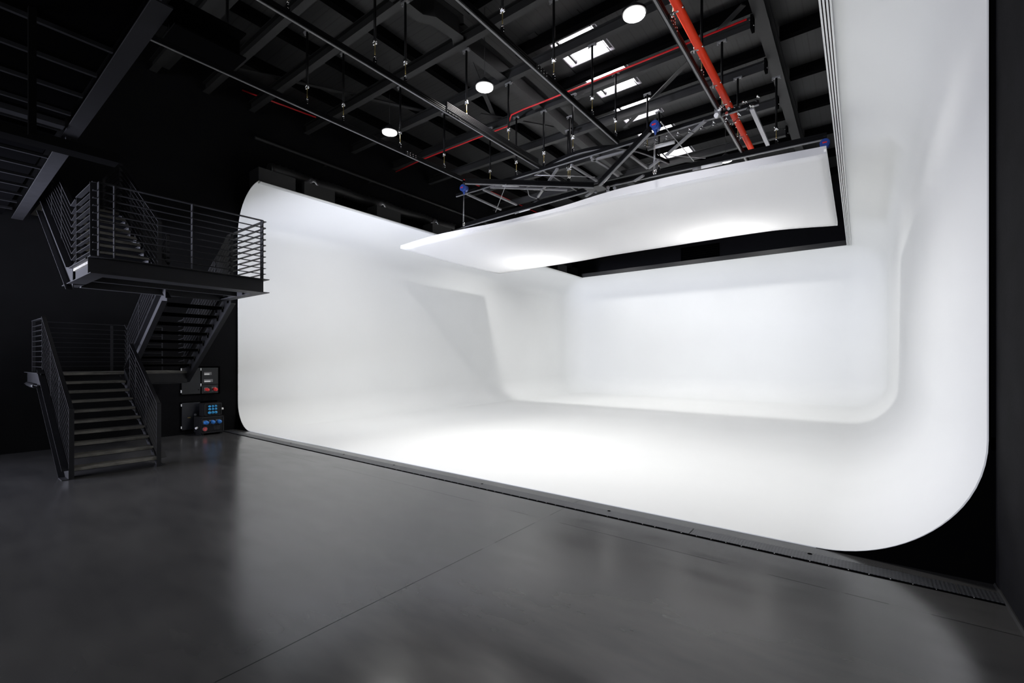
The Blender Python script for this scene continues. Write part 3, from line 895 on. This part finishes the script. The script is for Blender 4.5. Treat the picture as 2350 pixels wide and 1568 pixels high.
# ================================================================== STAIRCASE
st = thing('staircase', 'black steel half-turn staircase with open treads and slatted railings against the left wall', 'staircase', (-11.5, 2.9, 0))
R_, G_ = .175, .263
SL = R_/G_
def treads(x0, z0, sgn, y0, y1, n, bracket_y):
    for i in range(n):
        xn = x0+sgn*G_*i
        z = z0+R_*(i+1)
        a, b = sorted((xn, xn+sgn*.285))
        tr = part(MB().box(a, b, y0, y1, z-.05, z), 'tread', M['tread'], st)
        part(MB().box(a+.012, b-.004, y0+.014, y1-.014, z-.0575, z-.0505).box(xn+sgn*.2855, xn+sgn*.290, y0+.014, y1-.014, z-.0575, z-.002), 'tread_pan', M['black_void'], tr)
        for yy in (y0, y1):
            mb = MB()
            s_ = 1 if yy == y0 else -1
            mb.prism([(a+.02, z-.052), (b-.02, z-.052), (b-.02, z-.12), (a+.02, z-.08)], 'Y', yy+s_*.002, yy+s_*.012)
            mb.box(a+.02, b-.02, min(yy, yy+s_*.05), max(yy, yy+s_*.05), z-.058, z-.05)
            part(mb, 'tread_bracket', M['stair'], tr)
def stringer(x0, z0, x1, z1, y, out, top=.12, ht=.36, name='stringer', xcut=None):
    """channel in the plane Y=y with flanges pointing to out; line through nosings x0,z0 -> x1,z1"""
    dx = x1-x0; s_ = (z1-z0)/dx
    lo = ht-top
    pts = [(x0, z0+top), (x1, z1+top), (x1, z1-lo), (x0, z0-lo)]
    if z0 < .3:      # starts on the floor
        xf = x0+(lo-z0+.0)/s_
        pts = [(x0, z0+top), (x1, z1+top), (x1, z1-lo), (xf, 0), (x0, 0)]
    part(MB().prism(pts, 'Y', y-.006, y+.006), name, M['stair'], st)
    fl = MB()
    d = Vector((dx, 0, z1-z0)).normalized()
    n = Vector((-d.z, 0, d.x)) if d.x > 0 else Vector((d.z, 0, -d.x))
    yo = y+out*.045
    fl.bar((x0, yo, z0+top), (x1, yo, z1+top), .09, .010, up=n)
    if z0 < .3:
        fl.bar((xf, yo, .012), (x1, yo, z1-lo), .09, .010, up=n)
        fl.box(min(x0, xf), max(x0, xf), min(y, y+out*.09), max(y, y+out*.09), 0, .012)
    else:
        fl.bar((x0, yo, z0-lo), (x1, yo, z1-lo), .09, .010, up=n)
    part(fl, 'stringer_flange', M['stair'], st)
YA0, YA1 = 1.66, 2.93
# flight one
treads(-10.63, 0, -1, YA0+.03, YA1-.03, 10, 0)
stringer(-10.57, .04, -12.97, 1.70, YA0, -1)
stringer(-10.57, .04, -12.97, 1.70, YA1, 1)
# flight two
YB0, YB1 = 3.04, 4.12
treads(-12.97, 1.75, 1, YB0+.03, YB1-.03, 10, 0)
stringer(-13.1, 1.72, -10.6, 3.38, YB0, -1)
stringer(-13.1, 1.72, -10.5, 3.44, YB1, 1)
# flight three
treads(-10.6, 3.5, -1, YA0+.03, YA1-.03, 10, 0)
stringer(-10.25, 3.40, -13.0, 5.22, YA0, -1)
stringer(-10.30, 3.40, -13.0, 5.22, YA1, 1, top=.27, ht=.5)
# landings
def landing(x0, x1, y0, y1, z, edge):
    part(MB().box(x0, x1, y0, y1, z-.05, z), 'landing_plate', M['stair'], st)
l1 = part(MB().box(-14.40, -12.97, YA0, YB1, 1.70, 1.75), 'landing_plate', M['tread'], st)
part(MB().ibeam((-14.42, YA0-.05, 1.50), (-12.80, YA0-.05, 1.50), .11, .26).ibeam((-14.4, YA0, 1.47), (-14.4, YB1, 1.47), .1, .24)
     .ibeam((-13.0, YA1, 1.46), (-13.0, YB1, 1.46), .1, .24).ibeam((-14.4, YB1, 1.47), (-13.1, YB1, 1.47), .1, .24), 'landing_frame', M['stair'], st)
part(MB().tube([(-14.5, 1.62, 1.50), (-14.2, 1.60, 1.50), (-13.6, 1.58, 1.49), (-13.2, 1.58, 1.49)], .045, 12), 'support_tube', M['stair'], st)
part(MB().box(-10.62, -8.93, YA0, 4.06, 3.46, 3.50), 'landing_plate', M['tread'], st)
# outer beam of the upper landing: web and wide flanges
bm_ = MB().box(-8.94, -8.925, 1.60, 4.06, 3.27, 3.50).box(-9.07, -8.77, 1.60, 4.10, 3.50, 3.512).box(-9.11, -8.77, 1.60, 4.10, 3.258, 3.27)
part(bm_, 'landing_beam', M['stair'], st)
part(MB().box(-10.65, -8.94, 1.685, 1.70, 3.27, 3.50).box(-10.25, -8.94, 1.60, 1.80, 3.50, 3.512).box(-10.75, -9.11, 1.60, 1.80, 3.258, 3.27), 'landing_beam', M['stair'], st)
part(MB().box(-10.65, -8.94, 4.03, 4.045, 3.27, 3.50).box(-10.65, -9.11, 3.92, 4.10, 3.258, 3.27), 'landing_beam', M['stair'], st)
part(MB().box(-9.80, -9.72, 1.80, 3.92, 3.262, 3.46).box(-10.62, -10.5, 1.80, 3.92, 3.24, 3.46), 'landing_joist', M['stair'], st)
part(MB().box(-14.5, -12.97, YA0, YA1, 5.20, 5.25), 'landing_plate', M['tread'], st)
part(MB().ibeam((-14.5, YA1, 5.0), (-12.97, YA1, 5.0), .1, .22), 'landing_frame', M['stair'], st)

def railing(label, base, posts, height=1.05, n=9, first=.10, bar_off=0, ext=0):
    """base: polyline of base points (on the nosing line), posts: parameter points (x,y,z_base_of_post,z_top)"""
    rl = bpy.data.objects.new('railing', None); COL.objects.link(rl)
    rl.parent = st
    rl.location = Vector(base[0])-Vector(st.location)
    rl['label'] = label
    P = [Vector(b) for b in base]
    hv = Vector((0, 0, height))
    part(MB().path([p+hv for p in P], [(-.032, -.006), (.032, -.006), (.032, .006), (-.032, .006)]), 'handrail', M['stair'], rl)
    for k in range(n):
        z = first+(height-first-.02)*k/n
        Q = [p+Vector((0, 0, z)) for p in P]
        if ext:
            Q[0] = Q[0]-(Q[1]-Q[0]).normalized()*ext; Q[-1] = Q[-1]+(Q[-1]-Q[-2]).normalized()*ext
        part(MB().path(Q, [(-.025, -.004), (.025, -.004), (.025, .004), (-.025, .004)]), 'slat', M['stair'], rl)
    for (x, y, zb, zt, wx, wy) in posts:
        part(MB().box(x-wx/2, x+wx/2, y-wy/2, y+wy/2, zb, zt), 'post', M['stair'], rl)
    return rl
def nz(x): return .175+(-10.63-x)*SL       # nosing line of flight one
def nz2(x): return 1.925+(x+12.97)*SL
def nz3(x): return 3.675+(-10.6-x)*SL
YR0, YR1 = 1.69, 2.90
P_ = .012
railing('near slatted railing of the lowest flight', [(-10.6, YR0, nz(-10.6)), (-13.15, YR0, nz(-13.15)), ],
        [(-10.58, YR0, 0, nz(-10.58)+1.05, .014, .07)] + [(x, YR0, nz(x)-.14, nz(x)+1.04, P_, .05) for x in (-11.45, -12.25)] + [(-13.16, YR0, 1.75, 2.86, P_, .05)], 1.04, 10, -.04)
railing('railing around the lowest landing', [(-13.17, YR0, 1.79), (-14.33, YR0, 1.79), (-14.33, 4.0, 1.79)],
        [(-14.33, YR0, 1.5, 2.85, .05, .05), (-14.33, 3.0, 1.75, 2.84, P_, .05), (-14.33, 4.0, 1.75, 2.84, .05, P_)], 1.07, 9, .08)
railing('far slatted railing of the lowest flight', [(-10.6, YR1, nz(-10.6)), (-12.35, YR1, nz(-12.35))],
        [(-10.58, YR1, 0, nz(-10.58)+1.05, .014, .07)] + [(x, YR1, nz(x)-.14, nz(x)+1.04, P_, .05) for x in (-11.25, -11.95)] + [(-12.35, YR1, nz(-12.35)-.1, nz(-12.35)+1.04, P_, .05)], 1.04, 10, -.04)
railing('near slatted railing of the middle flight', [(-13.55, YB0+.05, nz2(-13.55)+.25), (-13.35, YB0+.05, nz2(-13.35)), (-10.7, YB0+.05, nz2(-10.7))],
        [(x, YB0+.05, nz2(x)-.14, nz2(x)+1.04, P_, .05) for x in (-13.34, -12.5, -11.6, -10.75)], 1.04, 9, .04)
railing('far railing of the middle flight turning into the upper landing rail', [(-13.3, YB1-.06, 1.9), (-12.97, YB1-.06, nz2(-12.97)), (-10.45, YB1-.06, 3.54), (-8.87, YB1-.06, 3.54)],
        [(x, YB1-.06, min(3.5, nz2(x)-.14), min(4.6, nz2(x)+1.04), P_, .05) for x in (-12.9, -12.0, -11.1, -10.3)] + [(-9.02, YB1-.06, 3.5, 4.6, .05, P_)], 1.06, 9, .08)
railing('long front railing of the upper landing', [(-8.85, 4.00, 3.52), (-8.85, 1.70, 3.52)],
        [(-8.85, 4.00, 3.5, 4.6, .10, P_), (-8.85, 2.88, 3.5, 4.6, .07, P_), (-8.85, 1.88, 3.5, 4.6, .07, P_), (-8.85, 1.70, 3.5, 4.6, .10, P_)], 1.08, 9, .09, ext=.06)
railing('railing on the left end of the upper landing', [(-8.87, YR0-.02, 3.52), (-9.95, YR0-.02, 3.52)],
        [(-8.92, YR0-.02, 3.5, 4.6, P_, .10), (-9.95, YR0-.02, 3.5, 4.6, P_, .05)], 1.08, 9, .09)
railing('near slatted railing of the top flight', [(-10.0, YR0-.02, 3.52), (-10.3, YR0-.02, nz3(-10.3)-.0), (-12.97, YR0-.02, nz3(-12.97))],
        [(x, YR0-.02, nz3(x)-.14, nz3(x)+1.04, P_, .05) for x in (-11.1, -12.0)], 1.06, 9, .06)
railing('far slatted railing of the top flight', [(-10.42, YR1-.03, nz3(-10.42)), (-12.97, YR1-.03, nz3(-12.97))],
        [(-10.42, YR1-.03, 3.5, nz3(-10.42)+1.04, P_, .06)] + [(x, YR1-.03, nz3(x)-.14, nz3(x)+1.04, P_, .06) for x in (-11.25, -12.15)] + [(-12.97, YR1-.03, 5.2, 6.34, P_, .06)], 1.04, 9, .06)
railing('short level railing at the head of the stairs', [(-12.99, YR1-.03, 5.27), (-14.4, YR1-.03, 5.27)],
        [(-14.38, YR1-.03, 5.2, 6.35, P_, .05)], 1.06, 9, .08)

# ================================================================== FLOOR TRENCH COVER
t = struct(MB().box(-14.5, .96, 5.415, 5.45, .001, .004).build('trim_4', M['black_void']))
cuts = [-14.4, -8.25, -1.57, .68, .955]
def grate_mat():
    m = mat('chequer_plate', (.10, .105, .115), .38, metal=.35)
    nt = m.node_tree; L = nt.links
    b = nt.nodes['Principled BSDF']
    tc = nt.nodes.new('ShaderNodeTexCoord')
    wv = nt.nodes.new('ShaderNodeTexWave')
    wv.wave_type = 'BANDS'; wv.bands_direction = 'X'; wv.wave_profile = 'TRI'
    wv.inputs['Scale'].default_value = 11; wv.inputs['Distortion'].default_value = 0
    sep = nt.nodes.new('ShaderNodeSeparateXYZ'); L.new(tc.outputs['Object'], sep.inputs[0])
    # chevrons: x + |fract(y*25)-.5|*0.03
    a = nt.nodes.new('ShaderNodeMath'); a.operation = 'MULTIPLY'; L.new(sep.outputs['Y'], a.inputs[0]); a.inputs[1].default_value = 44
    f = nt.nodes.new('ShaderNodeMath'); f.operation = 'PINGPONG'; L.new(a.outputs[0], f.inputs[0]); f.inputs[1].default_value = .5
    g = nt.nodes.new('ShaderNodeMath'); g.operation = 'MULTIPLY_ADD'; L.new(f.outputs[0], g.inputs[0]); g.inputs[1].default_value = .035; L.new(sep.outputs['X'], g.inputs[2])
    c = nt.nodes.new('ShaderNodeCombineXYZ'); L.new(g.outputs[0], c.inputs[0])
    L.new(c.outputs[0], wv.inputs['Vector'])
    r = nt.nodes.new('ShaderNodeValToRGB')
    r.color_ramp.elements[0].position = .35; r.color_ramp.elements[1].position = .6
    r.color_ramp.elements[0].color = (.018, .019, .022, 1); r.color_ramp.elements[1].color = (.060, .063, .070, 1)
    L.new(wv.outputs['Fac'], r.inputs[0]); L.new(r.outputs[0], b.inputs['Base Color'])
    bp = nt.nodes.new('ShaderNodeBump'); bp.inputs['Strength'].default_value = .5; bp.inputs['Distance'].default_value = .004
    L.new(wv.outputs['Fac'], bp.inputs['Height']); L.new(bp.outputs['Normal'], b.inputs['Normal'])
    return m
M['grate'] = grate_mat()
desc = ['longest chequer plate trench cover, at the left end by the power boxes', 'middle chequer plate trench cover along the front of the white cove',
        'chequer plate trench cover near the right wall', 'last short trench cover touching the right wall']
for k in range(4):
    a, b = cuts[k]+.006, cuts[k+1]-.006
    t = thing('trench_cover', desc[k], 'floor grating', ((a+b)/2, 5.56, 0), 'trench covers')
    part(MB().box(a, b, 5.452, 5.66, .001, .007), 'plate', M['grate'], t)
    if b-a > 1:
        hs = MB()
        x = a+ (1.15 if k else 1.2)
        while x < b-.4:
            hs.cyl((x, 5.635, .007), (x, 5.635, .0085), .022, 12); x += 2.22
        part(hs, 'lifting_hole', M['black_void'], t)
    # small bright studs in the slot in front of the plate
    n = int((b-a)/.155)
    if k >= 1:
        sd = MB()
        for i in range(n):
            x = a+.08+i*.155
            sd.cyl((x, 5.434, .004), (x, 5.434, .007), .0055, 8)
        part(sd, 'stud_row', M['chrome'], t)

# ================================================================== POWER EQUIPMENT ON THE LEFT WALL
XW = -14.555
# upper recessed cabinet
t = thing('meter_cabinet', 'dark grey wall cabinet with two meters and two red sockets beside the stairs', 'cabinet', (XW, 4.95, 1.45))
part(MB().box(XW, XW+.015, 4.46, 5.42, 1.06, 1.84), 'surround', M['black_void'], t)
dr = part(MB().box(XW+.015, XW+.035, 4.49, 4.925, 1.09, 1.80), 'door', M['panelgrey'], t)
part(MB().cyl((XW+.035, 4.88, 1.20), (XW+.045, 4.88, 1.20), .012, 10), 'lock', M['black_void'], dr)
hg = MB()
for (y, z) in ((4.475, 1.17), (4.475, 1.76), (4.935, 1.76), (4.935, 1.33)):
    hg.box(XW+.015, XW+.05, y-.008, y+.008, z-.035, z+.035)
part(hg, 'hinge', M['white_plastic'], t)
pn = part(MB().box(XW+.015, XW+.04, 4.955, 5.36, 1.34, 1.80), 'meter_panel', M['panelgrey'], t)
for z, wd in ((1.63, .155), (1.43, .185)):
    mt = part(MB().box(XW+.04, XW+.048, 5.01, 5.01+wd+.03, z-.03, z+.05), 'meter', M['rigbar'], pn)
    part(MB().box(XW+.048, XW+.05, 5.015, 5.015+wd*.75, z-.025, z+.015), 'breaker_row', M['white_plastic'], mt) if False else None
    part(MB().box(XW+.0485, XW+.053, 5.015, 5.015+wd*.8, z-.027, z+.012), 'breaker_row', M['white_plastic'], pn)
lp_ = part(MB().box(XW+.015, XW+.04, 4.955, 5.36, 1.09, 1.325), 'socket_panel', M['panelgrey'], t)
for y, s_ in ((5.06, .85), (5.255, 1.05)):
    part(MB().box(XW+.04, XW+.05, y-.055*s_, y+.05*s_, 1.2-.06*s_, 1.2+.06*s_), 'socket_flange', M['rigbar'], lp_)
    part(MB().cyl((XW+.05, y, 1.2), (XW+.13, y+.02, 1.19), .048*s_, 18).sphere((XW+.13, y+.02, 1.19), .046*s_, 14, 8, (.5, 1, 1)), 'socket', M['red_plug'], lp_, 'red capped socket')
# lower panel
t = thing('wall_panel', 'low dark wall panel with a small lock behind the black socket boxes', 'panel', (XW, 4.8, .45))
part(MB().box(XW, XW+.02, 4.46, 5.35, .10, .88), 'surround', M['black_void'], t)
d2 = part(MB().box(XW+.02, XW+.035, 4.49, 4.92, .13, .86), 'door', mat('navy_black_panel', (.005, .006, .011), .45), t)
hg = MB()
for z in (.80, .20): hg.box(XW+.02, XW+.05, 4.47, 4.486, z-.03, z+.03)
part(hg, 'hinge', M['white_plastic'], t)
part(MB().cyl((XW+.035, 4.80, .52), (XW+.05, 4.80, .52), .028, 16), 'socket', M['rigbar'], d2)
part(MB().box(XW+.035, XW+.04, 4.62, 4.69, .44, .465), 'name_plate', M['brass'], d2)

def rbox(x0, x1, y0, y1, z0, z1, b=.012):
    mb = MB().box(x0, x1, y0, y1, z0, z1)
    bmesh.ops.bevel(mb.bm, geom=list(mb.bm.edges), offset=b, segments=2, affect='EDGES', profile=.6)
    return mb
# top box with nine light blue sockets
t = thing('socket_box', 'black rubber box with nine light blue sockets, stacked on the lower box', 'power box', (-14.25, 5.05, .49))
part(rbox(-14.42, -14.12, 4.86, 5.31, .492, .84), 'case', M['box'], t)
fr = MB()
for (a, b, c, d) in ((4.88, 5.29, .815, .83), (4.88, 5.29, .505, .52), (4.88, 4.895, .505, .83), (5.275, 5.29, .505, .83)):
    fr.box(-14.125, -14.105, a, b, c, d)
part(fr, 'front_rim', M['panelgrey'], t)
for zi, z in enumerate((.755, .68, .585)):
    for yi, y in enumerate((5.00, 5.075, 5.15)):
        r_ = .030 if zi < 2 else .037
        part(MB().cyl((-14.12, y, z), (-14.085, y, z), r_, 16).sphere((-14.085, y, z), r_*.85, 12, 6, (.5, 1, 1)), 'socket', M['cyan_plug'], t)
part(MB().cyl((-14.2, 5.31, .66), (-14.2, 5.37, .66), .03, 14), 'side_plug', M['white_plastic'], t)
# bottom box
t = thing('socket_box', 'larger black rubber box on the floor with three blue sockets and one red', 'power box', (-14.2, 5.0, 0))
part(rbox(-14.44, -13.97, 4.74, 5.31, .05, .49), 'case', M['box'], t)
fr = MB()
for (a, b, c, d) in ((4.76, 5.29, .468, .482), (4.76, 5.29, .06, .074), (4.76, 4.774, .06, .48), (5.276, 5.29, .06, .48)):
    fr.box(-13.975, -13.955, a, b, c, d)
part(fr, 'front_rim', M['panelgrey'], t)
for y in (4.85, 5.005, 5.16):
    part(MB().box(-13.97, -13.96, y-.06, y+.04, .29, .40), 'socket_flange', M['rigbar'], t)
    part(MB().cyl((-13.96, y, .345), (-13.89, y+.015, .34), .052, 18).sphere((-13.89, y+.015, .34), .050, 14, 8, (.5, 1, 1)), 'socket', M['blue_plug'], t, 'blue capped socket')
part(MB().cyl((-13.97, 4.84, .17), (-13.955, 4.84, .17), .062, 22), 'socket_flange', M['rigbar'], t)
part(MB().cyl((-13.955, 4.84, .17), (-13.945, 4.84, .17), .050, 20), 'socket', M['red_plug'], t, 'round red socket face')
pn_ = MB()
for k in range(5):
    a = 2*PI*k/5
    pn_.cyl((-13.945, 4.84+.025*math.cos(a), .17+.025*math.sin(a)), (-13.94, 4.84+.025*math.cos(a), .17+.025*math.sin(a)), .006, 6)
part(pn_, 'contact_pins', M['chrome'], t)
part(MB().box(-13.97, -13.965, 5.05, 5.2, .13, .24), 'cover_flap', M['panelgrey'], t)
for y in (4.80, 5.25):
    part(MB().box(-14.4, -14.0, y-.03, y+.03, 0, .055), 'foot', M['box'], t)
part(MB().cyl((-14.1, 4.74, .22), (-14.06, 4.66, .20), .028, 12), 'side_plug', M['white_plastic'], t, 'small white plug on the side')
